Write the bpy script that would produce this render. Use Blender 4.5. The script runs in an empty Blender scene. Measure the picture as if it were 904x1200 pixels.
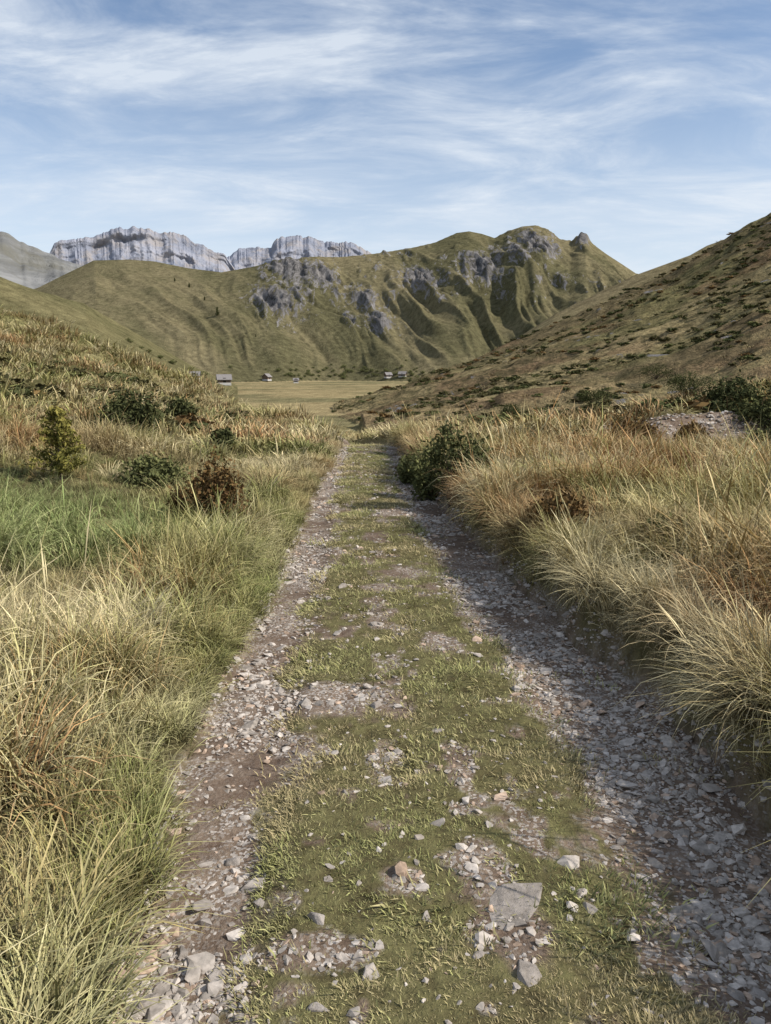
import bpy, bmesh, math, numpy as np
from mathutils import Vector, Matrix
scene=bpy.context.scene
RNG=np.random.default_rng(7)
# ------------------------------------------------------------------ camera
CAMZ=1.6; PITCH=math.radians(10.56); FP=901.0
cam=bpy.data.cameras.new("camera"); camo=bpy.data.objects.new("camera",cam); scene.collection.objects.link(camo)
camo.location=(0,0,CAMZ); camo.rotation_euler=(math.pi/2-PITCH,0,0)
cam.sensor_fit='VERTICAL'; cam.sensor_height=24; cam.lens=FP/1200*24; cam.clip_start=0.05; cam.clip_end=30000
scene.camera=camo
def sight(u,v):
    """surveyed sight line -> bearing (rad), tan(elevation)"""
    a=(u-452)/FP; b=(600-v)/FP
    y=math.cos(PITCH)+b*math.sin(PITCH); z=b*math.cos(PITCH)-math.sin(PITCH)
    return math.atan2(a,y), z/math.hypot(a,y)
# ------------------------------------------------------------------ noise
_p=np.random.default_rng(3).permutation(4096); _v=np.random.default_rng(4).random(4096)*2-1
def vnoise(x,y,seed=0):
    x=np.asarray(x,float)+seed*37.17; y=np.asarray(y,float)+seed*91.7
    xi=np.floor(x).astype(np.int64); yi=np.floor(y).astype(np.int64); fx=x-xi; fy=y-yi
    fx=fx*fx*fx*(fx*(fx*6-15)+10); fy=fy*fy*fy*(fy*(fy*6-15)+10)
    def h(a,b): return _v[_p[(_p[a&4095]+b)&4095]]
    a=h(xi,yi);b=h(xi+1,yi);c=h(xi,yi+1);d=h(xi+1,yi+1)
    return (a*(1-fx)+b*fx)*(1-fy)+(c*(1-fx)+d*fx)*fy
def fbm(x,y,o=4,seed=0):
    s=0;a=1;t=0
    for i in range(o):
        s=s+a*vnoise(x*2**i*1.03,y*2**i*1.03,seed+i*5); t+=a; a*=.5
    return s/t
def sst(a,b,x):
    t=np.clip((x-a)/(b-a),0,1); return t*t*(3-2*t)
# ------------------------------------------------------------------ track layout (metres)
TY=[1.7,2.4,3.4,5.65,9.6,14.6,20.9,30,45,80,140]
TL=[-.70,-.77,-.84,-.87,-.99,-1.08,-1.20,-1.9,-5,-18,-50]
TR=[1.42,1.46,1.40,1.10,.86,.52,.26,-.4,-3.4,-16,-48]
GL=[-.38,-.36,-.48,-.53,-.68,-.76,-.87,-1.5,-4.6,-17.5,-49.5]
GR=[.94,.84,.80,.58,.28,.06,-.08,-.8,-3.9,-16.5,-48.5]
def track(x,y):
    w=.08*vnoise(y*1.7,0*y,11)
    return (np.interp(y,TY,TL)+w,np.interp(y,TY,TR)+.11*vnoise(y*1.5,0*y,12),np.interp(y,TY,GL),np.interp(y,TY,GR))
# ------------------------------------------------------------------ hills
def tab(rows):
    A=[];Z=[];R=[]
    for u,v,r in rows:
        a,t=sight(u,v); A.append(a);Z.append(CAMZ+t*r);R.append(r)
    return np.array(A),np.array(Z),np.array(R)
def ftab(rows): return np.array([sight(u,440)[0] for u,_ in rows]),np.array([f for _,f in rows],float)
LB=tab([(-500,200,70),(-100,318,65),(0,363,60),(100,396,55),(200,440,50),(260,468,42),(300,488,36),(350,500,30),(400,511,25),(430,540,22)])
LC=tab([(-500,180,330),(0,322,320),(40,337,320),(100,358,330),(160,393,350),(230,433,380),(265,447,400),(320,465,410)])
LD=tab([(300,520,140),(330,492,150),(370,484,160),(420,470,180),(480,449,200),(540,424,220),(600,399,235),(700,357,250),(790,318,260),(835,291,265),(870,268,270),(904,250,270),(1050,180,290),(1400,60,300)])
LE=tab([(500,480,420),(600,400,420),(650,368,420),(700,343,430),(745,322,440),(800,302,440),(845,280,450),(950,262,450),(1400,200,450)])
LF=tab([(-500,330,900),(0,352,850),(45,337,850),(75,322,850),(110,305,850),(150,304,850),(180,306,840),(220,314,820),(260,319,800),(300,312,800),(330,305,800),(370,301,810),(400,301,820),(440,297,830),(480,291,850),(510,284,860),(535,273,870),(550,271,870),(565,274,870),(580,279,870),(595,271,870),(612,266,870),(628,264,870),(640,268,870),(655,279,860),(670,283,860),(680,279,860),(688,279,860),(695,286,860),(710,297,860),(730,310,860),(745,320,860),(800,350,860),(900,420,860),(1400,470,860)])
FD=ftab([(300,120),(420,80),(480,45),(600,26),(750,20),(904,16),(1400,12)])
FF=ftab([(0,430),(200,480),(300,520),(480,530),(600,480),(900,450)])
BY=[-50,0,20,30,45,80,140,3000]; BZ=[1,0,-.40,-1.35,-2.9,-5.2,-6.7,-6.9]
def layer(az,r,base,T,F,p,backs,rnd):
    Zc=np.interp(az,T[0],T[1]); R=np.interp(az,T[0],T[2])
    t=np.clip((r-F)/(R-F),0,1); z=base+(Zc-base)*t**p
    d=np.maximum(r-R,0); z=z-backs*d*d/(d+R*rnd)
    w=1-sst(1.5,2.6,np.abs(az))
    return base+(z-base)*w,t
SAZ=[sight(q,440)[0] for q in (100,330,480,640)]
SCX,SCY=6.9,16.6
def scarf(x,y): return sst(.32,.6,np.exp(-(((x-SCX)/2.6)**2+((y-SCY-.25*(x-SCX))/.75)**2))+.22*fbm(x/.9,y/.9,3,74))
def H(x,y,full=False):
    x=np.asarray(x,float);y=np.asarray(y,float)
    r=np.hypot(x,y)+1e-6; az=np.arctan2(x,y)
    base=np.interp(y,BY,BZ)
    fB=np.clip(1.3/np.maximum(np.sin(np.clip(-az,.02,1.5)),.03),1,22)
    zb,_=layer(az,r,base,LB,fB,1.45,.25,.2)
    zc,_=layer(az,r,base,LC,170,1.2,.3,.1)
    zd,td=layer(az,r,base,LD,np.interp(az,FD[0],FD[1]),1.35,.35,.08)
    ze,_=layer(az,r,base,LE,250,1.1,.3,.1)
    ff=np.interp(az,FF[0],FF[1])+25*vnoise(az*9,0*az,21)
    zf,tf=layer(az,r,base,LF,ff,1.12,.5,.02)
    # spurs and gullies running down the fall line
    s=az*700+.34*(r-520)+14*vnoise(az*20,r/90,29)
    g=(1-2*np.abs(fbm(s/70,r/380,3,31)))*.6+.45*(1-2*np.abs(vnoise(s/26,r/130,33)))+.24*(1-2*np.abs(vnoise(s/11,r/60,34)))+.12*(1-2*np.abs(vnoise(s/5,r/30,35)))
    env=np.clip(tf*(1-tf)*4,0,1)*np.where(r>500,1,0)*np.where(tf<1,1,0)
    amp=np.interp(az,SAZ,[3.5,8,11,14])
    zf=zf+amp*g*env
    zd=zd+np.clip(td*6,0,1)*(1.8*fbm(x/38,y/38,4,41)+1.1*fbm(x/9,y/9,3,42)+.45*fbm(x/2.5,y/2.5,2,45))*(zd>base)
    zb=zb+np.clip((r-12)/25,0,1)*.40*fbm(x/6,y/6,3,43)
    zc=zc+2.5*fbm(x/60,y/60,3,44)*(zc>base+.5)
    st=np.stack([base,zb,zc,zd,ze,zf]); z=st.max(0); idx=st.argmax(0)
    xl,xr,gl,gr=track(x,y)
    dl=xl-x; dr=x-xr
    k=sst(-3,-1,y)*(1-sst(25,60,y))
    nb=fbm(x*1.1,y*1.1,3,51)
    out=sst(0,.6,np.maximum(dl,dr))
    bank=np.where(dl>0,.13*sst(0,.55,dl)+.04*sst(.5,2.5,dl),0)+np.where(dr>0,.40*sst(-.02,.18,dr)+.05*sst(.3,2.5,dr),0)
    rut=np.where((dl<=0)&(dr<=0),-.035*(1-sst(-.10,.14,np.minimum(x-gl,gr-x)))+.012*fbm(x*5,y*5,3,52)+.02*fbm(x*1.5,y*1.5,2,53),0)
    z=z+k*(bank+rut)+.10*nb*out*(1-sst(40,90,r))
    yc=y-SCY-.25*(x-SCX); z=z+.45*np.exp(-((x-SCX)/3.2)**2)*sst(-.5,.5,yc)*(1-sst(2,7,yc))
    if full: return z,idx,dl,dr,gl,gr,tf,td,az,r
    return z
def hz(x,y): return float(H(np.array([x]),np.array([y]))[0])
def hit(u,v,rmin=1.2,rmax=1200):
    a,t=sight(u,v); rr=np.exp(np.linspace(math.log(rmin),math.log(rmax),4000))
    zz=H(rr*math.sin(a),rr*math.cos(a)); k=np.nonzero(zz>=CAMZ+t*rr)[0]
    r=rr[k[0]] if len(k) else rmax
    return Vector((r*math.sin(a),r*math.cos(a),hz(r*math.sin(a),r*math.cos(a)))),r
# ------------------------------------------------------------------ mesh helper
def mk(name,V,F,attrs=None,smooth=True,mats=(),matidx=None):
    V=np.asarray(V,np.float32);F=np.asarray(F,np.int32); n=F.shape[1]
    me=bpy.data.meshes.new(name); me.vertices.add(len(V)); me.vertices.foreach_set("co",V.ravel())
    me.loops.add(F.size); me.loops.foreach_set("vertex_index",F.ravel())
    me.polygons.add(len(F)); me.polygons.foreach_set("loop_start",np.arange(0,F.size,n,dtype=np.int32))
    me.polygons.foreach_set("use_smooth",np.full(len(F),smooth))
    for m in mats: me.materials.append(m)
    if matidx is not None: me.polygons.foreach_set("material_index",np.asarray(matidx,np.int32))
    me.update(calc_edges=True)
    for k,(a) in (attrs or {}).items():
        a=np.asarray(a,np.float32)
        if a.ndim==1:
            at=me.attributes.new(k,'FLOAT','POINT'); at.data.foreach_set("value",a)
        else:
            at=me.attributes.new(k,'FLOAT_COLOR','POINT'); at.data.foreach_set("color",np.c_[a,np.ones(len(a))].astype(np.float32).ravel())
    return me
def obj(name,me,parent=None,link=True):
    o=bpy.data.objects.new(name,me)
    if link: scene.collection.objects.link(o)
    if parent: o.parent=parent
    return o
# ------------------------------------------------------------------ materials
class NT:
    def __init__(s,name):
        s.m=bpy.data.materials.new(name); s.m.use_nodes=True; s.t=s.m.node_tree; s.t.nodes.clear()
    def n(s,typ,**k):
        nd=s.t.nodes.new(typ)
        for a,b in k.items(): setattr(nd,a,b)
        return nd
    def l(s,a,b): s.t.links.new(a,b)
    def val(s,sock,v):
        if hasattr(v,'is_output'): s.l(v,sock)
        else: sock.default_value=v
    def math(s,op,a,b=0.,clamp=False):
        nd=s.n('ShaderNodeMath',operation=op,use_clamp=clamp); s.val(nd.inputs[0],a); s.val(nd.inputs[1],b); return nd.outputs[0]
    def mix(s,f,a,b,bt='MIX'):
        nd=s.n('ShaderNodeMix',data_type='RGBA',blend_type=bt); s.val(nd.inputs[0],f)
        for i,v in ((6,a),(7,b)):
            if isinstance(v,tuple): v=(*v,1)
            s.val(nd.inputs[i],v)
        return nd.outputs[2]
    def noise(s,vec,scale,detail=4,rough=.55,dist=0):
        nd=s.n('ShaderNodeTexNoise'); s.l(vec,nd.inputs['Vector']); nd.inputs['Scale'].default_value=scale
        nd.inputs['Detail'].default_value=detail; nd.inputs['Roughness'].default_value=rough; nd.inputs['Distortion'].default_value=dist; return nd.outputs[0]
    def mr(s,v,a,b,c,d):
        nd=s.n('ShaderNodeMapRange'); s.l(v,nd.inputs[0])
        for i,x in enumerate((a,b,c,d)): nd.inputs[i+1].default_value=x
        return nd.outputs[0]
    def attr(s,name,inst=False,what='Color'):
        nd=s.n('ShaderNodeAttribute',attribute_name=name)
        if inst: nd.attribute_type='INSTANCER'
        return nd.outputs[what]
    def pos(s): return s.n('ShaderNodeNewGeometry').outputs['Position']
    def out(s,col,rough=.9,normal=None,trans=0,spec=.2,diff=False):
        if diff:
            b=s.n('ShaderNodeBsdfDiffuse'); s.val(b.inputs[0],(*col,1) if isinstance(col,tuple) else col)
        else:
            b=s.n('ShaderNodeBsdfPrincipled'); s.val(b.inputs['Base Color'],(*col,1) if isinstance(col,tuple) else col)
            s.val(b.inputs['Roughness'],rough); b.inputs['Specular IOR Level'].default_value=spec
        if normal: s.l(normal,b.inputs['Normal'])
        o=s.n('ShaderNodeOutputMaterial'); s.l(b.outputs[0],o.inputs[0]); return s.m
    def bump(s,h,strength,dist,prev=None):
        b=s.n('ShaderNodeBump'); b.inputs['Strength'].default_value=strength; b.inputs['Distance'].default_value=dist; s.l(h,b.inputs['Height'])
        if prev: s.l(prev,b.inputs['Normal'])
        return b.outputs[0]
def ground_far():
    m=NT("hillside"); P=m.pos(); col=m.attr('Col')
    nm=m.noise(P,2.2,3,.6); nb=m.noise(P,.22,5,.62)
    f=m.math('MULTIPLY',m.mr(nm,.3,.7,.6,1.4),m.mr(nb,.3,.7,.6,1.4))
    sc=m.n('ShaderNodeVectorMath',operation='SCALE'); m.l(col,sc.inputs[0]); m.l(f,sc.inputs['Scale'])
    c=sc.outputs[0]
    sh=m.attr('shrub',what='Fac'); ns=m.noise(P,.45,5,.7,.4); th=m.math('SUBTRACT',.72,m.math('MULTIPLY',sh,.25))
    k=m.math('MULTIPLY',m.math('SUBTRACT',ns,th),10,clamp=True); k=m.math('MULTIPLY',k,m.math('GREATER_THAN',sh,.02))
    c=m.mix(m.math('MULTIPLY',k,.72),c,(.06,.056,.03))
    rk=m.attr('rock',what='Fac'); mp=m.n('ShaderNodeMapping'); m.l(P,mp.inputs[0]); mp.inputs['Scale'].default_value=(.20,.05,.11); mp.inputs['Rotation'].default_value=(0,.5,.2)
    nr=m.noise(mp.outputs[0],1,7,.76,.8); vr=m.mr(nr,.40,.62,0,1)
    rc=m.mix(vr,(.045,.043,.042),(.27,.25,.235)); k=m.math('MULTIPLY',m.math('SUBTRACT',m.math('ADD',rk,m.math('MULTIPLY',m.math('SUBTRACT',nr,.5),3.4)),.50),7,clamp=True)
    k=m.math('MULTIPLY',k,m.math('GREATER_THAN',rk,.04)); c=m.mix(k,c,rc)
    n1=m.bump(m.noise(P,.35,6,.72),1.,2.0)
    return m.out(c,.95,n1,diff=True)
def ground_near():
    m=NT("track_soil"); P=m.pos(); col=m.attr('Col'); nf=m.noise(P,11,5,.7)
    sc=m.n('ShaderNodeVectorMath',operation='SCALE'); m.l(col,sc.inputs[0]); m.l(m.mr(nf,.3,.7,.6,1.4),sc.inputs['Scale']); c=sc.outputs[0]
    tk=m.attr('trk',what='Fac'); vo=m.n('ShaderNodeTexVoronoi'); vo.inputs['Scale'].default_value=95; m.l(P,vo.inputs['Vector'])
    hs=m.n('ShaderNodeSeparateColor'); m.l(vo.outputs['Color'],hs.inputs[0]); n3=m.noise(P,2.7,4,.6)
    soil=m.mix(m.mr(nf,.35,.65,0,1),(.13,.090,.063),(.25,.19,.14)); soil=m.mix(m.mr(n3,.48,.66,0,.6),soil,(.10,.066,.048))
    grit=m.mix(hs.outputs[0],(.25,.215,.18),(.50,.445,.39)); kg=m.math('GREATER_THAN',hs.outputs[1],.62)
    soil=m.mix(m.math('MULTIPLY',kg,m.mr(n3,.42,.56,.9,.1)),soil,grit)
    tf=m.attr('turf',what='Fac'); soil=m.mix(tf,soil,m.mix(m.mr(nf,.35,.65,0,1),(.085,.07,.035),(.16,.145,.065)))
    c=m.mix(tk,c,soil)
    n2=m.bump(nf,.8,.03); return m.out(c,.95,n2,diff=True)
MG=ground_far(); MGN=ground_near()
def grass_mat(name,root=.45,straw=.45):
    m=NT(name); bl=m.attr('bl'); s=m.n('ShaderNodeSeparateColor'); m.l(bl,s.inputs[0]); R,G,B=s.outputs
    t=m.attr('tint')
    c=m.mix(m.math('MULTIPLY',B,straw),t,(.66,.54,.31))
    f=m.math('MULTIPLY',m.mr(G,0,.8,root,1.15),m.mr(R,0,1,.58,1.36))  # root end darker, deepened to paint shade contrast into the blades
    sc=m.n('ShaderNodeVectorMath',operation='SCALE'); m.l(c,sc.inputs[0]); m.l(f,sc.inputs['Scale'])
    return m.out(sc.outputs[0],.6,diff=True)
MGR=grass_mat("grass_blades",.25,.42); MTURF=grass_mat("turf_blades",.5,.3)
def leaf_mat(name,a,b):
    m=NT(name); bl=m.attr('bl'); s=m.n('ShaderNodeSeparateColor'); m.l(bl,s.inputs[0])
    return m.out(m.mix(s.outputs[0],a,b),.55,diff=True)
ML_dark=leaf_mat("juniper_leaf",(.032,.038,.017),(.12,.125,.052))
ML_heath=leaf_mat("heath_leaf",(.05,.045,.022),(.15,.135,.06))
ML_red=leaf_mat("autumn_leaf",(.07,.035,.02),(.23,.15,.06))
ML_yel=leaf_mat("spruce_needle",(.07,.080,.02),(.32,.27,.075))
ML_olive=leaf_mat("olive_leaf",(.06,.07,.03),(.20,.20,.08))
m=NT("bark"); MBARK=m.out(m.mix(m.noise(m.pos(),30,2),(.06,.04,.03),(.17,.13,.10)),diff=True)
def stone_mat():
    m=NT("gravel_stone"); P=m.pos(); t=m.attr('tint'); n=m.noise(P,45,2,.65)
    sc=m.n('ShaderNodeVectorMath',operation='SCALE'); m.l(t,sc.inputs[0]); m.l(m.mr(n,.3,.7,.7,1.2),sc.inputs['Scale'])
    return m.out(sc.outputs[0],.85,None,diff=True)
MST=stone_mat()
m=NT("slab_stone"); P=m.pos(); nn=m.noise(P,14,7,.7); MSLAB=m.out(m.mix(m.mr(nn,.35,.65,0,1),(.21,.18,.15),(.40,.35,.305)),.9,m.bump(nn,.8,.02))
# ------------------------------------------------------------------ terrain sheet
azs=np.radians(np.concatenate([np.arange(-180,-40,4.),np.arange(-40,40.001,.1),np.arange(43,180.1,4.)]))
rs=np.concatenate([[.02,.2,.5,.8,1.05],np.exp(np.arange(math.log(1.2),math.log(9),.01)),np.exp(np.arange(math.log(9),math.log(480),.016)),np.arange(480,900,2.6),np.exp(np.arange(math.log(900),math.log(12000),.08))])
AA,RR=np.meshgrid(azs,rs); X=(RR*np.sin(AA)).ravel();Y=(RR*np.cos(AA)).ravel()
Z,idx,dl,dr,gl,gr,tf,td,az,r=H(X,Y,True)
el=(Z-CAMZ)/r
rock=np.zeros_like(Z)
for u,v,rx,ry,s in [(345,320,34,18,1.1),(378,325,20,18,1),(325,357,28,20,1.1),(352,345,18,12,.8),(395,345,9,13,.7),(430,352,20,15,.9),(445,380,20,14,.9),(412,375,11,10,.7),(492,329,25,15,1.1),(520,322,14,9,.7),(563,315,26,18,1.1),(583,300,12,10,.8),(605,298,16,12,.9),(625,286,15,16,1.1),(642,292,14,13,1),(681,281,9,8,1.1),(480,300,12,8,.6),(660,330,12,10,.6),(700,335,14,8,.5),(372,310,9,7,.6),(310,325,9,9,.6),(590,345,12,10,.55),(545,330,14,10,.6),(460,345,12,9,.5),(520,350,12,8,.45),(635,330,10,10,.5)]:
    a0,t0=sight(u,v); q=((az-a0)+.5*(el-t0)); rock=np.maximum(rock,s*np.exp(-(((q)*FP/rx)**2+((el-t0)*FP/ry)**2)))
scat=sst(.30,.52,fbm(az*800/14,Z/12,3,64))*.45*sst(.3,.5,tf)*sst(SAZ[1]-.05,SAZ[1]+.05,az); rock=np.maximum(rock,scat)
rock*=(idx==5)
ro=fbm(X/5,Y/5,3,63); rock=np.where((idx==3)&(r>50),sst(.44,.56,ro)*.5,rock)
sR=az*800; rn=1-2*np.abs(fbm(sR/11+Y*.02,Y/30,4,61)); cliff=np.clip(rock*2,0,1)
Z=Z+(idx==5)*cliff*rock*np.where(tf<.999,rn*6+1.0,rn*3)+(idx==3)*rock*.5
trk=sst(-.08,.05,np.minimum(-dl,-dr)+.05*fbm(X*9,Y*9,2,72))*(Y>-5)*(Y<130)
def turfmask(x,y,gl,gr):
    n=fbm(x*3.2,y*2.2,4,71); n2=fbm(x*9,y*9,3,73)
    e=np.minimum(x-gl,gr-x)+.22*n+.09*n2
    m=sst(-.02,.08,e)
    bare=np.zeros_like(x)
    for bx,by,sx,sy in [(-.30,3.75,.36,.26),(.04,3.62,.16,.12),(.16,6.4,.26,.30),(-.05,5.9,.2,.15),(.32,2.3,.13,.22),(.05,2.25,.10,.07),(.36,2.0,.13,.16),(.05,9.5,.25,.4),(-.2,1.95,.2,.09),(.32,3.0,.07,.25),(-.1,8.0,.2,.3),(.35,4.6,.15,.25)]:
        bare=np.maximum(bare,np.exp(-(((x-bx)/sx)**2+((y-by)/sy)**2)))
    return m*(1-sst(.35,.6,bare+.35*n2))*(1-sst(.16,.33,n2*.6-n*.5))
turf=turfmask(X,Y,gl,gr)*trk
C=np.zeros((len(Z),3))
n1=fbm(X/30,Y/30,4,81);n2=fbm(X/3,Y/3,4,82)
def cm(a,b,t): return np.array(a)[None]*(1-t[:,None])+np.array(b)[None]*t[:,None]
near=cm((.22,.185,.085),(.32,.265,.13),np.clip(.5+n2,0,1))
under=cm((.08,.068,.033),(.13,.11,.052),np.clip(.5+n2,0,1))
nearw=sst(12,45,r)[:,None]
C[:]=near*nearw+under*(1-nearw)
val=cm((.37,.29,.15),(.225,.195,.10),np.clip(.48+n1*1.8+.8*fbm(X/60,Y/22,3,83),0,1)); C[(idx==0)&(r>100)]=val[(idx==0)&(r>100)]
w=idx==2; C[w]=cm((.15,.135,.065),(.20,.172,.085),np.clip(.5+n1,0,1))[w]
w=idx==1; C[w]=(cm((.32,.27,.13),(.20,.185,.075),np.clip(.5+n1*1.4+n2*.8,0,1))*nearw+under*(1-nearw))[w]
w=idx==3; hh=np.clip((r-40)/200,0,1)
dd=cm((.31,.245,.125),(.18,.138,.075),np.clip(hh*.9+n1*1.2+.4*n2,0,1)); gg=np.clip(fbm(X/22,Y/22,4,87)*2.2,0,1)[:,None]*.7; dd=dd*(1-gg)+np.array((.19,.172,.075))*gg
rr_=np.clip(fbm(X/12,Y/12,4,88)*2.4-.2,0,1)[:,None]*.55; dd=dd*(1-rr_)+np.array((.21,.128,.078))*rr_
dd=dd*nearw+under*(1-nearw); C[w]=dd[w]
w=idx==4; C[w]=cm((.20,.16,.09),(.24,.195,.105),np.clip(.5+n1,0,1))[w]
w=idx==5; g1=fbm(az*700/40+.007*r,r/300,4,85)
C[w]=(cm((.118,.106,.055),(.195,.163,.09),np.clip(.45+g1*1.3+n1*.6,0,1)))[w]
shrub=np.where(idx==3,.5+.35*sst(40,160,r)+.7*fbm(X/40,Y/40,3,86),0)*sst(14,30,r)+np.where(idx==5,.22*(1-sst(.02,.12,tf))+.22,0)+np.where(idx==2,.15,0)+np.where((idx==1)&(r>14),.15,0)+np.where((idx==0)&(r>150),.12,0)
shrub=np.clip(shrub,0,1)
trk2=np.clip(np.maximum(trk,scarf(X,Y)),0,1)
nr,nc=RR.shape; ii=np.arange(nr*nc).reshape(nr,nc)
F=np.stack([ii[:-1,:-1].ravel(),ii[:-1,1:].ravel(),ii[1:,1:].ravel(),ii[1:,:-1].ravel()],1)[:,::-1]
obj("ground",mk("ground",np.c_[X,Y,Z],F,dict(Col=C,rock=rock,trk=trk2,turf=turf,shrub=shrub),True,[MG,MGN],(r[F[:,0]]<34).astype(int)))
# ------------------------------------------------------------------ scatter
def scatter(name,P,rot,scl,tint,ids,protos,realize=True):
    col=bpy.data.collections.new(name+"_parts")
    for i,(pm) in enumerate(protos):
        o=bpy.data.objects.new("%s_part_%02d"%(name,i),pm); col.objects.link(o)
    n=len(P); me=bpy.data.meshes.new(name); me.vertices.add(n); me.vertices.foreach_set("co",np.asarray(P,np.float32).ravel())
    def add(k,t,a,f): at=me.attributes.new(k,t,'POINT'); at.data.foreach_set(f,np.asarray(a).ravel())
    add("rot",'FLOAT_VECTOR',np.asarray(rot,np.float32),"vector"); add("scl",'FLOAT_VECTOR',np.asarray(scl,np.float32),"vector")
    add("tint",'FLOAT_COLOR',np.c_[tint,np.ones(n)].astype(np.float32),"color"); add("pid",'INT',np.asarray(ids,np.int32),"value")
    o=obj(name,me); md=o.modifiers.new("scatter",'NODES'); ng=bpy.data.node_groups.new(name,'GeometryNodeTree'); md.node_group=ng
    ng.interface.new_socket("Geometry",in_out='INPUT',socket_type='NodeSocketGeometry'); ng.interface.new_socket("Geometry",in_out='OUTPUT',socket_type='NodeSocketGeometry')
    gi=ng.nodes.new('NodeGroupInput');go=ng.nodes.new('NodeGroupOutput'); ip=ng.nodes.new('GeometryNodeInstanceOnPoints'); ci=ng.nodes.new('GeometryNodeCollectionInfo')
    ci.inputs[0].default_value=col; ci.inputs['Separate Children'].default_value=True; ci.inputs['Reset Children'].default_value=True
    def na(k,t):
        a=ng.nodes.new('GeometryNodeInputNamedAttribute'); a.data_type=t; a.inputs[0].default_value=k; return [s for s in a.outputs if s.enabled and s.name=='Attribute'][0]
    L=ng.links.new
    L(gi.outputs[0],ip.inputs['Points']); L(ci.outputs[0],ip.inputs['Instance']); ip.inputs['Pick Instance'].default_value=True
    L(na('pid','INT'),ip.inputs['Instance Index']); L(na('rot','FLOAT_VECTOR'),ip.inputs['Rotation']); L(na('scl','FLOAT_VECTOR'),ip.inputs['Scale'])
    if realize:
        rz=ng.nodes.new('GeometryNodeRealizeInstances'); L(ip.outputs[0],rz.inputs[0]); L(rz.outputs[0],go.inputs[0])
    else: L(ip.outputs[0],go.inputs[0])
    return o
def clump(nb,rad,L,lvar,lean,bend,width,seed,levels=5,mat=MGR,stalks=0,radial=0.):
    g=np.random.default_rng(seed)
    ph=g.random(nb)*6.283; q=np.sqrt(g.random(nb)); rr=rad*q; hd=ph+g.normal(0,.8 if not radial else .45,nb)
    l=L*np.clip(1+lvar*g.normal(0,1,nb),.3,1.9); ln=np.abs(g.normal(lean,.18,nb))+radial*q; bd=np.abs(g.normal(bend,.35,nb)); w=width*(.6+.8*g.random(nb))
    if stalks: l[:stalks]*=1.5; bd[:stalks]*=.35; ln[:stalks]*=.5; w[:stalks]*=.6
    p=np.stack([rr*np.cos(ph),rr*np.sin(ph),-.02*np.ones(nb)],1); S=np.linspace(0,1,levels)
    side=np.stack([-np.sin(hd),np.cos(hd),g.normal(0,.3,nb)],1)
    r1=g.random(nb);r2=g.random(nb)**1.5; rows=[];B=[]
    for k,s in enumerate(S):
        if k:
            th=ln+bd*((s+S[k-1])/2)**1.3; st=l/(levels-1)
            p=p+np.stack([np.sin(th)*np.cos(hd),np.sin(th)*np.sin(hd),np.cos(th)],1)*st[:,None]
        ww=(w*(1-s**1.6)+.0004)
        if stalks: ww[:stalks]=w[:stalks]*(.7 if s<.7 else 2.2 if s<.99 else .3)
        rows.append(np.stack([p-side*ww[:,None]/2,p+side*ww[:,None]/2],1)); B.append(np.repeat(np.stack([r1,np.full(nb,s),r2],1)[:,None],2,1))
    V=np.stack(rows,1).reshape(-1,3); B=np.stack(B,1).reshape(-1,3)
    b0=np.arange(nb)[:,None]*levels*2+np.arange(levels-1)[None]*2; b0=b0.ravel()
    return mk("grass_clump",V,np.stack([b0,b0+1,b0+3,b0+2],1),dict(bl=B),True,[mat])
def fan(n,r0,r1,a0,a1):
    a=np.radians(RNG.uniform(a0,a1,n)); r=RNG.uniform(r0,r1,n); return r*np.sin(a),r*np.cos(a),r,a
STRAW=np.array((.58,.46,.22));PALE=np.array((.70,.59,.34));GREEN=np.array((.23,.27,.08));OLIVE=np.array((.36,.33,.13));RUST=np.array((.48,.25,.115));LUSH=np.array((.27,.35,.12));BROWN=np.array((.33,.22,.12))
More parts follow.
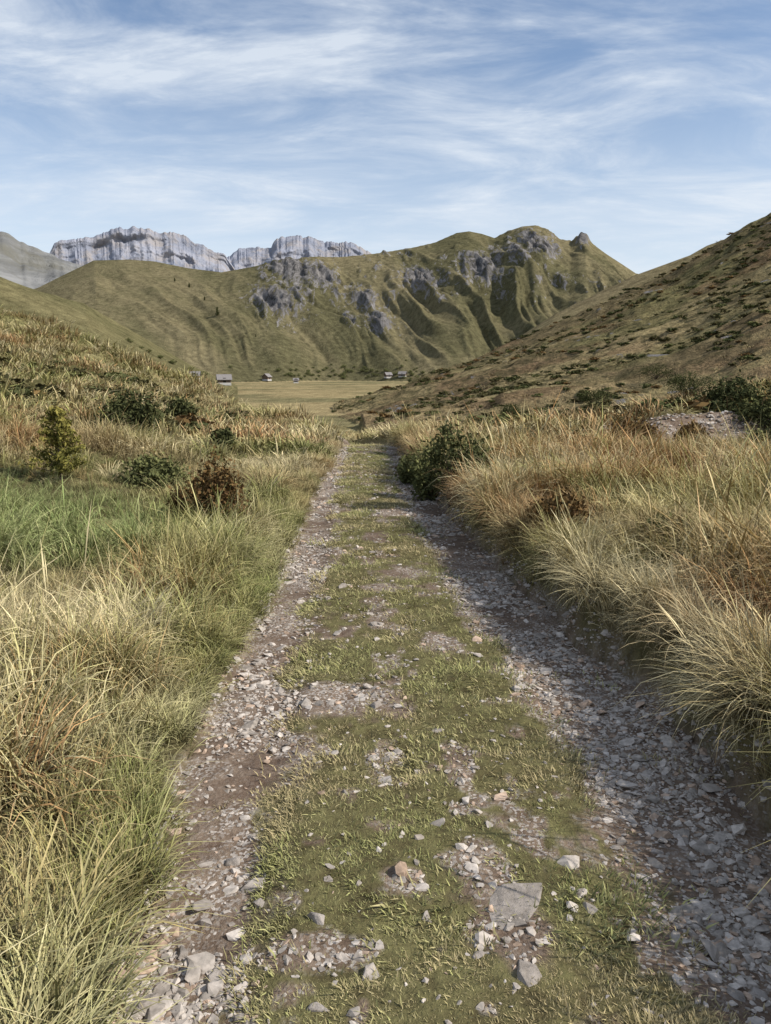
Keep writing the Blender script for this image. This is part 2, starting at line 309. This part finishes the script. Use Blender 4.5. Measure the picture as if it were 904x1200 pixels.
def tints(x,y,dl,dr,az,r):
    N=len(x); n=fbm(x/1.6,y/1.6,3,91)+.35*RNG.normal(0,.6,N); n2=fbm(x/2.6,y/2.6,3,92); k=np.clip(.5+n*1.5,0,1)[:,None]
    T=STRAW*k+OLIVE*(1-k)
    left=(x<0)
    kk=np.clip(fbm(x/1.4,y/1.4,3,90)*1.8+.42+.25*RNG.normal(0,1,N),0,1)[:,None]; T=np.where(left[:,None],T*(1-.75*kk)+GREEN*.75*kk,T*(1-.45*kk)+GREEN*.45*kk)
    ru=sst(.0,.28,n2+.20*RNG.normal(0,1,N)-np.where(left,.24,-.02))[:,None]*.8; T=T*(1-ru)+RUST*ru
    br=sst(.15,.35,fbm(x/1.2,y/1.2,2,89)+.15*RNG.normal(0,1,N))[:,None]*.6; T=T*(1-br)+BROWN*br
    pa=sst(.22,.42,fbm(x/1.1,y/1.1,2,93)+.1*RNG.normal(0,1,N))[:,None]*.9; T=T*(1-pa)+PALE*pa
    g=sst(.3,.8,np.exp(-(((x-1.6)/.5)**2+((y-7.4)/1.2)**2))+.85*np.exp(-(((x-1.9)/.4)**2+((y-3.9)/.6)**2))+.25*RNG.normal(0,.5,N))[:,None]*.8; T=T*(1-g)+RUST*g
    g=np.exp(-(((x+4.3)/1.9)**2+((y-8.0)/2.0)**2))+.8*np.exp(-(((x+2.7)/.7)**2+((y-6.4)/1.2)**2)); g=sst(.25,.75,g+.25*n)[:,None]*.85; T=T*(1-g)+LUSH*g
    g=(np.exp(-(np.maximum(dl,0)/.35)**2)*(dl>-.1)*(r<9))[:,None]*.6; T=T*(1-g)+(GREEN*1.1)*g
    g=sst(.4,.8,np.exp(-(((x+2.4)/1.4)**2+((y-19)/2.5)**2)))[:,None]; T=T*(1-g*.6)+RUST*.9*g*.6
    far=sst(30,120,r)[:,None]*np.where(x>0,.8,.3)[:,None]; T=T*(1-far)+np.array((.31,.24,.12))*far
    return T
tuss=[clump(110,.13,.34,.30,.10,1.25,.0052,100+i,5,stalks=4,radial=.75) for i in range(5)]
green=[clump(65,.12,.22,.35,.30,1.3,.0058,120+i,4) for i in range(3)]
fine=[clump(50,.14,.16,.4,.35,1.0,.0042,140+i,4,stalks=5) for i in range(4)]
midt=[clump(46,.20,.34,.28,.12,1.2,.014,160+i,4,radial=.7) for i in range(4)]
midf=[clump(24,.26,.17,.3,.35,1.2,.016,170+i,3) for i in range(3)]
farc=[clump(18,.35,.34,.3,.3,1.1,.038,180+i,3,radial=.5) for i in range(4)]
def meadow(name,n,r0,r1,a0,a1,protos,smul,keep=None,off=.03):
    x,y,r,a=fan(n,r0,r1,a0,a1); z,idx,dl,dr,gl,gr,tf,td,az,_=H(x,y,True)
    d=np.maximum(dl,dr); ok=(d>off)&(scarf(x,y)<.35)
    if keep is not None: ok&=keep(x,y,r,idx,dl,dr)
    x,y,z,dl,dr,r,az,d=[q[ok] for q in (x,y,z,dl,dr,r,az,d)]; n=len(x)
    T=tints(x,y,dl,dr,az,r); T=T*RNG.uniform(.66,1.18,n)[:,None]
    edge=np.where(dl>0,.45+.55*sst(.05,.7,dl),.85+.15*sst(0,.4,dr)); edge=np.where(y>25,1,edge)
    infront=1-.55*np.exp(-(((x-SCX+.5)/2.4)**2+((y-SCY+2.2)/1.6)**2))
    s=smul(r)*edge*infront*np.where((x<0)&(r<14),.82,.95)*np.clip(1+1.1*fbm(x/1.2,y/1.2,2,94)+.18*RNG.normal(0,1,n),.4,1.6)
    S=np.stack([s,s,s*(.85+.3*RNG.random(n))],1); rot=np.stack([RNG.normal(0,.15,n),RNG.normal(0,.15,n),RNG.random(n)*6.283],1)
    scatter(name,np.c_[x,y,z],rot,S,T,RNG.integers(0,len(protos),n),protos)
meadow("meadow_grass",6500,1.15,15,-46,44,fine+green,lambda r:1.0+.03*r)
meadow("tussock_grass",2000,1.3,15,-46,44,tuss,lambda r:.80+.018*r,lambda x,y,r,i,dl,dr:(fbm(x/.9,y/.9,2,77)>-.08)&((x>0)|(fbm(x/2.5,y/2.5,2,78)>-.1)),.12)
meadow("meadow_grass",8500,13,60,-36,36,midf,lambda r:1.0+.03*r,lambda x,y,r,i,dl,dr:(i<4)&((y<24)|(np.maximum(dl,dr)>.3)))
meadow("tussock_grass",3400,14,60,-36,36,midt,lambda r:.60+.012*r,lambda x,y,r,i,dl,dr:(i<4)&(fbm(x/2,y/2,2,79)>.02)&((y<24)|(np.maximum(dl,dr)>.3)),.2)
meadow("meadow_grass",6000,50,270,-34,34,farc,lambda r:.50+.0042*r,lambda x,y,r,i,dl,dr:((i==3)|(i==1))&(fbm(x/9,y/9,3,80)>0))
def edgegrass(name,n,side,protos,smin,smax,off):
    y=1.2+19*RNG.random(n)**1.35; xl,xr,gl,gr=track(0*y,y)
    o=np.abs(RNG.normal(0,off,n))+.08; x=np.where(side>0,xr+o,xl-o); z=H(x,y); r=np.hypot(x,y)
    T=tints(x,y,np.where(side<0,o,-1),np.where(side>0,o,-1),0,r)*RNG.uniform(.7,1.1,n)[:,None]
    s=RNG.uniform(smin,smax,n)*(1+.7*fbm(y*1.3,0*y,2,76)); rot=np.stack([RNG.normal(0,.15,n),-side*(.15+.2*RNG.random(n)),RNG.normal(0,.5,n)],1)
    scatter(name,np.c_[x,y,z],rot,np.stack([s,s,s],1),T,RNG.integers(0,len(protos),n),protos)
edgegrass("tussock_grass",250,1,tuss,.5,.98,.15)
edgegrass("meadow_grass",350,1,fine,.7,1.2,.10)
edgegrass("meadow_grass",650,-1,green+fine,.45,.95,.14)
turfp=[clump(55,.065,.022,.35,.5,1.0,.0034,200+i,3,MTURF) for i in range(4)]
n=40000; y=np.exp(RNG.uniform(math.log(1.4),math.log(26),n)); x=np.interp(y,TY,TL)+RNG.random(n)*(np.interp(y,TY,TR)-np.interp(y,TY,TL))
z,idx,dl,dr,gl,gr,*_=H(x,y,True); tm=turfmask(x,y,gl,gr); ok=(tm>.45+.3*RNG.random(n))|(RNG.random(n)<.02); x,y,z=x[ok],y[ok],z[ok]; n=len(x)
k=np.clip(.45+fbm(x*1.5,y*1.5,3,95)*1.5+.25*RNG.normal(0,1,n),0,1)[:,None]; T=np.array((.27,.275,.105))*k+np.array((.38,.31,.165))*(1-k); T=T*RNG.uniform(.72,1.18,n)[:,None]
s=(.8+.06*y)*np.clip(1+.35*RNG.normal(0,1,n),.5,1.8)*(1+.8*fbm(x*4,y*4,2,96))
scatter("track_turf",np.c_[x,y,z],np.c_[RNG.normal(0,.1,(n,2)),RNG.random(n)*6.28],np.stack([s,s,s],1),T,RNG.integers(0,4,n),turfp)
# ------------------------------------------------------------------ stones
def stone_mesh(seed,flat=.6,npt=16,mat=MST,name="stone",bev=True):
    g=np.random.default_rng(seed); bm=bmesh.new(); sc=np.array((1,g.uniform(.6,.95),flat*g.uniform(.7,1.2)))
    for _ in range(npt):
        v=g.normal(0,1,3); v/=np.linalg.norm(v); v*=g.uniform(.85,1.1); bm.verts.new(v*sc*.5)
    bmesh.ops.convex_hull(bm,input=bm.verts[:]); bmesh.ops.delete(bm,geom=[v for v in bm.verts if not v.link_faces],context='VERTS')
    if bev: bmesh.ops.bevel(bm,geom=bm.edges[:],offset=.03,segments=1,affect='EDGES',clamp_overlap=True)
    me=bpy.data.meshes.new(name); bm.to_mesh(me); bm.free(); me.materials.append(mat); return me
stp=[stone_mesh(i,.55,13,bev=False) for i in range(12)]
n=66000; y=np.exp(RNG.uniform(math.log(1.4),math.log(22),n)); x=np.interp(y,TY,TL)-.05+RNG.random(n)*(np.interp(y,TY,TR)-np.interp(y,TY,TL)+.12)
z,idx,dl,dr,gl,gr,*_=H(x,y,True); tm=turfmask(x,y,gl,gr); pn=fbm(x*2.3,y*2.3,3,97); mid=(x>gl+.05)&(x<gr-.05)
ok=(RNG.random(n)<np.where(tm>.4,.025,np.clip(.62+pn*1.9,.08,1)*np.where(mid,.35,1))); x,y,z,tm=x[ok],y[ok],z[ok],tm[ok]; n=len(x)
s=.009*np.exp(np.abs(RNG.normal(0,.72,n)))*(1+.05*y); s=np.minimum(s,.085)
m2=900; xs=SCX+RNG.normal(0,2.2,m2); ys=SCY+.25*(xs-SCX)+RNG.normal(0,.6,m2); q=scarf(xs,ys)>.3; xs,ys=xs[q],ys[q]
x=np.r_[x,xs];y=np.r_[y,ys];z=np.r_[z,H(xs,ys)];s=np.r_[s,RNG.uniform(.03,.14,len(xs))]; n=len(x)
k=RNG.random(n)[:,None]; T=np.array((.29,.25,.21))*(1-k)+np.array((.58,.51,.44))*k; q=(RNG.random(n)<.14)[:,None]; T=np.where(q,T*np.array((1.0,.84,.72)),T)
scatter("gravel",np.c_[x,y,z+s*.04],RNG.normal(0,.25,(n,3))+np.c_[0*s,0*s,RNG.random(n)*6.28],np.stack([s*1.2,s*1.2,s*.85],1),T,RNG.integers(0,12,n),stp)
def slab(u,v,w,d,h,seed):
    p,r=hit(u,v); me=stone_mesh(seed,1,14,MSLAB,"stone"); o=obj("stone",me); o.location=(p.x,p.y,p.z-h*.08); o.scale=(w,d,h); o.rotation_euler=(.03,-.04,seed*1.3)
for i,(u,v,w,d,h) in enumerate([(600,1062,.31,.26,.05),(470,1026,.10,.07,.03),(622,1142,.12,.16,.05),(402,688,.15,.13,.09),(372,1078,.08,.06,.05),(165,1180,.12,.1,.06),(215,1120,.08,.06,.05),(273,1012,.07,.06,.05),(890,1170,.1,.08,.04),(770,1000,.06,.05,.04),(440,828,.10,.07,.06),(405,930,.05,.04,.04),(700,962,.06,.05,.04),(735,955,.10,.07,.04),(240,1082,.06,.05,.04),(680,1045,.05,.04,.03),(860,1165,.07,.06,.03),(107,966,.05,.04,.04),(500,1075,.06,.04,.03),(375,1182,.09,.06,.03),(250,1150,.07,.05,.04),(305,1060,.06,.05,.03),(820,1080,.07,.06,.04),(345,870,.05,.04,.03),(560,1120,.06,.05,.02)]):
    slab(u,v,w,d,h,300+i)
# ------------------------------------------------------------------ shrubs
def stick(a,b,r0,r1):
    a=np.array(a,float);b=np.array(b,float);d=b-a; d/=np.linalg.norm(d)+1e-9; e=np.cross(d,(0.3,.2,.9)); e/=np.linalg.norm(e)+1e-9; f=np.cross(d,e)
    V=[]
    for c,r in ((a,r0),(b,r1)):
        for k in range(4): t=k*math.pi/2; V.append(c+r*(math.cos(t)*e+math.sin(t)*f))
    return V,[(k,(k+1)%4,4+(k+1)%4,4+k) for k in range(4)]
def foliage_mesh(name,sticks,LP,size,leafmat,seed,up=.2,elong=1.8):
    g=np.random.default_rng(seed); V=[];F=[];mi=[]
    for s in sticks:
        v,f=stick(*s); o=len(V); V+=v; F+=[tuple(o+i for i in q) for q in f]; mi+=[1]*4
    V=np.array(V).reshape(-1,3); nb=len(V); n=len(LP)
    a=g.normal(0,1,(n,3)); a[:,2]=a[:,2]+up; a/=np.linalg.norm(a,axis=1)[:,None]; b=g.normal(0,1,(n,3)); b=np.cross(a,b); b/=np.linalg.norm(b,axis=1)[:,None]
    s=size*g.uniform(.6,1.4,n)[:,None]
    Q=np.stack([LP-a*s*elong/2,LP+b*s/2,LP+a*s*elong/2,LP-b*s/2],1).reshape(-1,3)
    k=np.arange(n)*4+nb; F2=np.stack([k,k+1,k+2,k+3],1)
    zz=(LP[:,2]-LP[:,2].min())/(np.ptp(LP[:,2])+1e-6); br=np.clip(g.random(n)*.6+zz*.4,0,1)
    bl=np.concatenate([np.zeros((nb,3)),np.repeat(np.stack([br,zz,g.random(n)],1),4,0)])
    Fa=np.concatenate([np.array(F,int).reshape(-1,4),F2]); return mk(name,np.concatenate([V,Q]),Fa,dict(bl=bl),False,[leafmat,MBARK],np.concatenate([np.array(mi,int),np.zeros(n,int)]))
def shrub_mesh(w,h,nl,ls,mat,seed,name="shrub",nc=None):
    g=np.random.default_rng(seed); nc=nc or int(16+10*g.random()); c=[];st=[]
    for i in range(nc):
        ph=g.random()*6.28; q=g.random()**.5*w*.42; z=h*(.2+.6*g.random()*(1-(q/(w*.5))**2*.6)); p=np.array((q*math.cos(ph),q*math.sin(ph),z)); c.append(p)
        mid=np.array((p[0]*.4,p[1]*.4,z*.55)); st+=[((p[0]*.08,p[1]*.08,-.05),mid,.012*h+.003,.008*h+.002),(mid,p,.008*h+.002,.002)]
        tip=p+np.array((g.normal(0,.05)*w,g.normal(0,.05)*w,h*.2)); st.append((p,tip,.003,.001))
    c=np.array(c); k=g.integers(0,nc,nl); rad=np.array([.11,.11,.13])*np.array([w,w,h*1.1]); LP=c[k]+g.normal(0,1,(nl,3))*rad
    m=nl//4; i=g.integers(0,nc,m); t=g.random(m)[:,None]; LP[:m]=c[i]+np.array((0,0,h*.25))*t+g.normal(0,.02,(m,3))*w
    LP[:,2]=np.abs(LP[:,2])+.01; return foliage_mesh(name,st,LP,ls,mat,seed)
def shrub(u,v,wp,hp,mat,name,seed,nl=3500):
    p,r=hit(u,v); d=r*math.cos(sight(u,v)[0]); w=wp/FP*d; h=hp/FP*d
    o=obj(name,shrub_mesh(w,h,nl,max(.016,min(.05,.012+.0016*r)),mat,seed,name)); o.location=(p.x,p.y,p.z-.05)
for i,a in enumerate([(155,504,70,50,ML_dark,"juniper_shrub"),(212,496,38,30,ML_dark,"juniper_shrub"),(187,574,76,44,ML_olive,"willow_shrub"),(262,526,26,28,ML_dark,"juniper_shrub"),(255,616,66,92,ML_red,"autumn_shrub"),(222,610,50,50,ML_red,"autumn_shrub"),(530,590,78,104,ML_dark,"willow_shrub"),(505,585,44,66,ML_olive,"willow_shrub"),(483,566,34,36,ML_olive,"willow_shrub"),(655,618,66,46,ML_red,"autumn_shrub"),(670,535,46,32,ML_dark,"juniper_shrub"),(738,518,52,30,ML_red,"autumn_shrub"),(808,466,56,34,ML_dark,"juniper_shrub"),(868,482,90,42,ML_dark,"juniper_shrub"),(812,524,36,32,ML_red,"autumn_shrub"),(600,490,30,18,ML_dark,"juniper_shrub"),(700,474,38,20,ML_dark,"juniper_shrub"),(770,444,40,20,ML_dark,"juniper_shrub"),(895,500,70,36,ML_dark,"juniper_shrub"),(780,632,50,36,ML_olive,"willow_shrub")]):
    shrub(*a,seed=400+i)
def spruce_mesh(h,w,seed,mat,ls=.03,per=60,tiers=11,name="young_spruce"):
    g=np.random.default_rng(seed); st=[((0,0,-.05),(0,0,h),.018*h+.004,.003)]; LP=[]
    for k in range(tiers):
        z=h*(.08+.86*k/(tiers-1)); L=w*.5*(1-z/h)**.8+.04*h
        nb=g.integers(5,8)
        for b in range(nb):
            ph=g.random()*6.28; l=L*g.uniform(.75,1.2); e=np.array((l*math.cos(ph),l*math.sin(ph),z+l*g.uniform(.25,.6))); s0=np.array((0,0,z))
            st.append((s0,e,.005*h+.001,.001)); t=g.random(per)**.7; LP.append(s0+(e-s0)*t[:,None]+g.normal(0,1,(per,3))*h*.022)
    t=g.random(per); LP.append(np.stack([0*t,0*t,h*(.8+.22*t)],1)+g.normal(0,.008,(per,3))*h)
    return foliage_mesh(name,st,np.concatenate(LP),ls,mat,seed,.6,2.6)
p,r=hit(72,562); hh=76/FP*r
o=obj("young_spruce",spruce_mesh(hh,hh*.85,5,ML_yel,.02)); o.location=p
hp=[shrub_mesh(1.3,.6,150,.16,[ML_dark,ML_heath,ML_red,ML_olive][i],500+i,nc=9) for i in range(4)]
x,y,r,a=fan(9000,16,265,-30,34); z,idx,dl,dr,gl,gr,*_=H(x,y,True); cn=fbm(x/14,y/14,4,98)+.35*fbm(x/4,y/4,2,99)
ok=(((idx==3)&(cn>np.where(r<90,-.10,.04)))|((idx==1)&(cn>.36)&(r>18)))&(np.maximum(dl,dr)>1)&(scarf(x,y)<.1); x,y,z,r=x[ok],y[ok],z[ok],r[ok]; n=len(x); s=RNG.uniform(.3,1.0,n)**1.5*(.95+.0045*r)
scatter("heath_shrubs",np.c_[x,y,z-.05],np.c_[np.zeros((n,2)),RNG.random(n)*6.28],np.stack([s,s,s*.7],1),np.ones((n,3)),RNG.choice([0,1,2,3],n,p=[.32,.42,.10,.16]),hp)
# distant conifers and bushes on the far slope
cp=[spruce_mesh(1,.42,600+i,ML_dark,.05,26,9) for i in range(3)]+[shrub_mesh(1.6,1,260,.12,ML_olive,610+i) for i in range(2)]
TP=[(255,370,9),(222,337,5),(240,352,4),(398,327,4),(205,330,4),(300,395,3)]
P=[];S=[];I=[]
for u,v,h in TP:
    q,r=hit(u,v,300); P.append(q); S.append(h/FP*r); I.append(RNG.integers(0,3))
for _ in range(110):
    u=RNG.uniform(330,520) if _<80 else RNG.uniform(150,520); v=RNG.uniform(436,447)-abs(RNG.normal(0,5)); q,r=hit(u,v,300); P.append(q); S.append(RNG.uniform(1.,2.6)); I.append(RNG.integers(3,5))
P=np.array(P);S=np.array(S);n=len(S)
scatter("distant_trees",P,np.c_[np.zeros((n,2)),RNG.random(n)*6.28],np.stack([S,S,S],1),np.ones((n,3)),I,cp)
# ------------------------------------------------------------------ huts
m=NT("hut_timber"); MW=m.out(m.mix(m.noise(m.pos(),2,4),(.09,.06,.045),(.2,.15,.11)))
m=NT("hut_stonework"); MS=m.out(m.mix(m.noise(m.pos(),3,4),(.4,.38,.35),(.6,.58,.55)))
m=NT("hut_shingles"); MR=m.out(m.mix(m.noise(m.pos(),2,4),(.16,.14,.13),(.30,.28,.27)))
m=NT("hut_opening"); MO=m.out((.02,.018,.016))
def box(name,par,c,s,mat):
    bm=bmesh.new(); bmesh.ops.create_cube(bm,size=1); bmesh.ops.scale(bm,vec=s,verts=bm.verts); bmesh.ops.bevel(bm,geom=bm.edges[:],offset=.03,segments=1,affect='EDGES')
    me=bpy.data.meshes.new(name); bm.to_mesh(me); bm.free(); me.materials.append(mat); o=obj(name,me,par); o.location=c; return o
def hut(u,v,L,W,hw,rot):
    p,r=hit(u,v,250); e=obj("wooden_hut",None); e.location=p; e.rotation_euler=(0,0,rot)
    box("foundation",e,(0,0,.3),(L+.2,W+.2,1.0),MS)
    rh=W*.42; V=[(-L/2,-W/2,.8),(L/2,-W/2,.8),(L/2,W/2,.8),(-L/2,W/2,.8),(-L/2,-W/2,hw),(L/2,-W/2,hw),(L/2,W/2,hw),(-L/2,W/2,hw),(-L/2,0,hw+rh),(L/2,0,hw+rh)]
    me=bpy.data.meshes.new("walls"); me.from_pydata(V,[],[(0,1,5,4),(2,3,7,6),(1,2,6,9,5),(3,0,4,8,7)]); me.materials.append(MW); obj("walls",me,e)
    o=.5; V=[];t=.15; k=rh/(W/2)
    for yy,zz in ((-W/2-o,hw-o*k+.02),(0,hw+rh+.02),(W/2+o,hw-o*k+.02)):
        for xx in (-L/2-o,L/2+o):
            for dz in (0,t): V.append((xx,yy,zz+dz))
    F=[]
    for a in (0,4): F+=[(a+1,a+3,a+7,a+5),(a,a+4,a+6,a+2),(a,a+1,a+5,a+4),(a+2,a+6,a+7,a+3)]
    F+=[(0,2,3,1),(8,9,11,10)]
    me=bpy.data.meshes.new("roof"); me.from_pydata(V,[],F); me.materials.append(MR); obj("roof",me,e)
    box("door",e,(0,-W/2-.02,1.7),(1.0,.06,1.8),MO); box("window_1",e,(-L*.3,-W/2-.02,2.0),(.7,.06,.7),MO); box("window_2",e,(L*.3,-W/2-.02,2.0),(.7,.06,.7),MO)
for a in [(263,451,4.6,3.6,2.2,.3),(313,446,4.8,4,2.6,1.2),(228,446,3.4,2.6,1.9,.1),(455,443,4.2,3.4,2.2,.5),(472,442,4.6,3.4,2.2,-.3),(347,449,2.6,2.2,1.9,.2)]: hut(*a)
# ------------------------------------------------------------------ pale rock massifs
def rock_mat(name,a,b,c,zs,b1=40,b2=20):
    m=NT(name); P=m.pos(); mp=m.n('ShaderNodeMapping'); m.l(P,mp.inputs[0]); mp.inputs['Scale'].default_value=(.0022,.0022,zs)
    st=m.noise(mp.outputs[0],1,6,.62,1.0); mp2=m.n('ShaderNodeMapping'); m.l(P,mp2.inputs[0]); mp2.inputs['Scale'].default_value=(.008,.008,.0055)
    fl=m.noise(mp2.outputs[0],1,7,.70,.5); col=m.mix(m.mr(st,.38,.62,0,1),a,b); col=m.mix(m.mr(fl,.47,.62,0,.85),col,c)
    return m.out(col,.95,m.bump(fl,1,b1,m.bump(st,.6,b2)),diff=True)
def massif(name,rows,r,z0,depth,jag,flute,mat,terr=1.,sd=0):
    A=np.array([sight(u,v)[0] for u,v in rows]); Tn=np.array([sight(u,v)[1] for u,v in rows])
    nc=700; a=np.linspace(A[0],A[-1],nc); zc=CAMZ+np.interp(a,A,Tn)*r; s=a*r
    zc=zc+jag*(fbm(s/90,0*s,4,201+sd)+.35*fbm(s/18,0*s,2,202)); N=150; V=[]
    for j in range(N+6):
        t=min(j/N,1); z=z0+(zc-z0)*t
        q=t+terr*(.09*fbm(s/500,t*6+0*s,4,203+sd)+.022*np.sin(t*30+4.5*fbm(s/350,t*3+0*s,3,207+sd)))
        off=-depth*(1-q)
        wob=flute*2.4*fbm(s/420,z/1300,4,204+sd)+flute*.7*(1-2*np.abs(fbm(s/150,z/260,3,205+sd)))+flute*.30*fbm(s/40,z/55,3,206)
        rad=r+off-wob*(1-t**8)
        if j>N: rad=r+(j-N)*depth*.15; z=zc-(j-N)*60.
        V.append(np.stack([rad*np.sin(a),rad*np.cos(a),z+0*a],1))
    V=np.concatenate(V); ii=np.arange(len(V)).reshape(-1,nc); F=np.stack([ii[:-1,:-1].ravel(),ii[:-1,1:].ravel(),ii[1:,1:].ravel(),ii[1:,:-1].ravel()],1)
    obj(name,mk(name,V,F,None,True,[mat]))
MD=rock_mat("hazed_dolomite",(.235,.25,.30),(.335,.34,.385),(.34,.305,.285),.008)  # rock greys tinted bluish, painting distance haze into the base colour
massif("rocky_mountain",[(45,330),(58,300),(64,288),(78,282),(92,276),(110,275),(118,271),(135,268),(160,269),(180,270),(200,272),(215,274),(228,285),(240,290),(252,296),(262,298),(275,312),(285,330)],5200,250,900,24,58,MD)
massif("rocky_mountain",[(240,325),(262,302),(274,296),(282,292),(300,291),(318,291),(322,282),(330,278),(345,277),(352,275),(366,277),(380,284),(395,285),(405,281),(418,285),(428,293),(445,300),(470,320)],5900,250,1050,26,62,MD,1.,9)
MD2=rock_mat("grey_scree",(.16,.158,.15),(.27,.265,.255),(.15,.142,.115),.02,22,12)
massif("rocky_hill",[(-500,60),(-300,160),(-120,225),(-40,258),(0,274),(14,279),(30,288),(50,296),(70,304),(95,313),(115,330),(150,360)],1700,20,700,14,60,MD2,.3)
# ------------------------------------------------------------------ light and sky
SA=math.radians(103); SE=math.radians(40)
sv=Vector((math.sin(SA)*math.cos(SE),math.cos(SA)*math.cos(SE),math.sin(SE)))
sl=bpy.data.lights.new("sun",'SUN'); sl.energy=5.0; sl.angle=math.radians(.5); sl.color=(1,.955,.88)
so=obj("sun",sl); so.rotation_euler=sv.to_track_quat('Z','Y').to_euler(); so.location=(0,0,50)
w=bpy.data.worlds.new("World"); scene.world=w; w.use_nodes=True; t=w.node_tree; t.nodes.clear(); L=t.links.new
sky=t.nodes.new('ShaderNodeTexSky'); sky.sky_type='NISHITA'; sky.sun_disc=False; sky.sun_elevation=SE; sky.sun_rotation=SA; sky.altitude=800; sky.air_density=1.0; sky.dust_density=.8; sky.ozone_density=1.5
tc=t.nodes.new('ShaderNodeTexCoord'); sx=t.nodes.new('ShaderNodeSeparateXYZ'); L(tc.outputs['Generated'],sx.inputs[0])
def M(op,a,b=0.,cl=False):
    nd=t.nodes.new('ShaderNodeMath'); nd.operation=op; nd.use_clamp=cl
    for i,v in enumerate((a,b)):
        if hasattr(v,'is_output'): L(v,nd.inputs[i])
        else: nd.inputs[i].default_value=v
    return nd.outputs[0]
zc=M('ADD',M('MAXIMUM',sx.outputs[2],0),.16); cx=t.nodes.new('ShaderNodeCombineXYZ'); L(M('DIVIDE',sx.outputs[0],zc),cx.inputs[0]); L(M('DIVIDE',sx.outputs[1],zc),cx.inputs[1])
def wn(scale,rot,sc,det,dist,rough=.6,loc=0):
    mp=t.nodes.new('ShaderNodeMapping'); L(cx.outputs[0],mp.inputs[0]); mp.inputs['Rotation'].default_value=(0,0,rot); mp.inputs['Scale'].default_value=sc; mp.inputs['Location'].default_value=(loc,loc,0)
    nd=t.nodes.new('ShaderNodeTexNoise'); L(mp.outputs[0],nd.inputs['Vector']); nd.inputs['Scale'].default_value=scale; nd.inputs['Detail'].default_value=det; nd.inputs['Distortion'].default_value=dist; nd.inputs['Roughness'].default_value=rough; return nd.outputs[0]
def MR(v,a,b,c,d):
    nd=t.nodes.new('ShaderNodeMapRange'); nd.interpolation_type='SMOOTHSTEP'; L(v,nd.inputs[0])
    for i,q in enumerate((a,b,c,d)): nd.inputs[i+1].default_value=q
    return nd.outputs[0]
big=MR(wn(.7,.4,(1,1.3,1),3,.4,.5,3.),.30,.62,.2,1); stk=MR(wn(1.7,.8,(.9,1.7,1),7,.55,.62),.32,.74,0,1); fin=MR(wn(6,1.1,(1,2.0,1),5,.6,.65),.35,.8,0,1)
cl=M('ADD',M('MULTIPLY',M('MULTIPLY',big,stk),1.1),M('MULTIPLY',M('MULTIPLY',fin,stk),.5),True)
low=MR(sx.outputs[2],.02,.36,.76,0.03)
cl=M('SUBTRACT',1.,M('MULTIPLY',M('SUBTRACT',1.,M('MULTIPLY',cl,.8)),M('SUBTRACT',1.,low)))
mx=t.nodes.new('ShaderNodeMix'); mx.data_type='RGBA'; L(cl,mx.inputs[0]); L(sky.outputs[0],mx.inputs[6]); mx.inputs[7].default_value=(5.5,5.95,6.5,1)
bg=t.nodes.new('ShaderNodeBackground'); L(mx.outputs[2],bg.inputs[0]); bg.inputs[1].default_value=.145; wo=t.nodes.new('ShaderNodeOutputWorld'); L(bg.outputs[0],wo.inputs[0])
scene.view_settings.view_transform='Standard'; scene.view_settings.look='None'; scene.view_settings.exposure=0
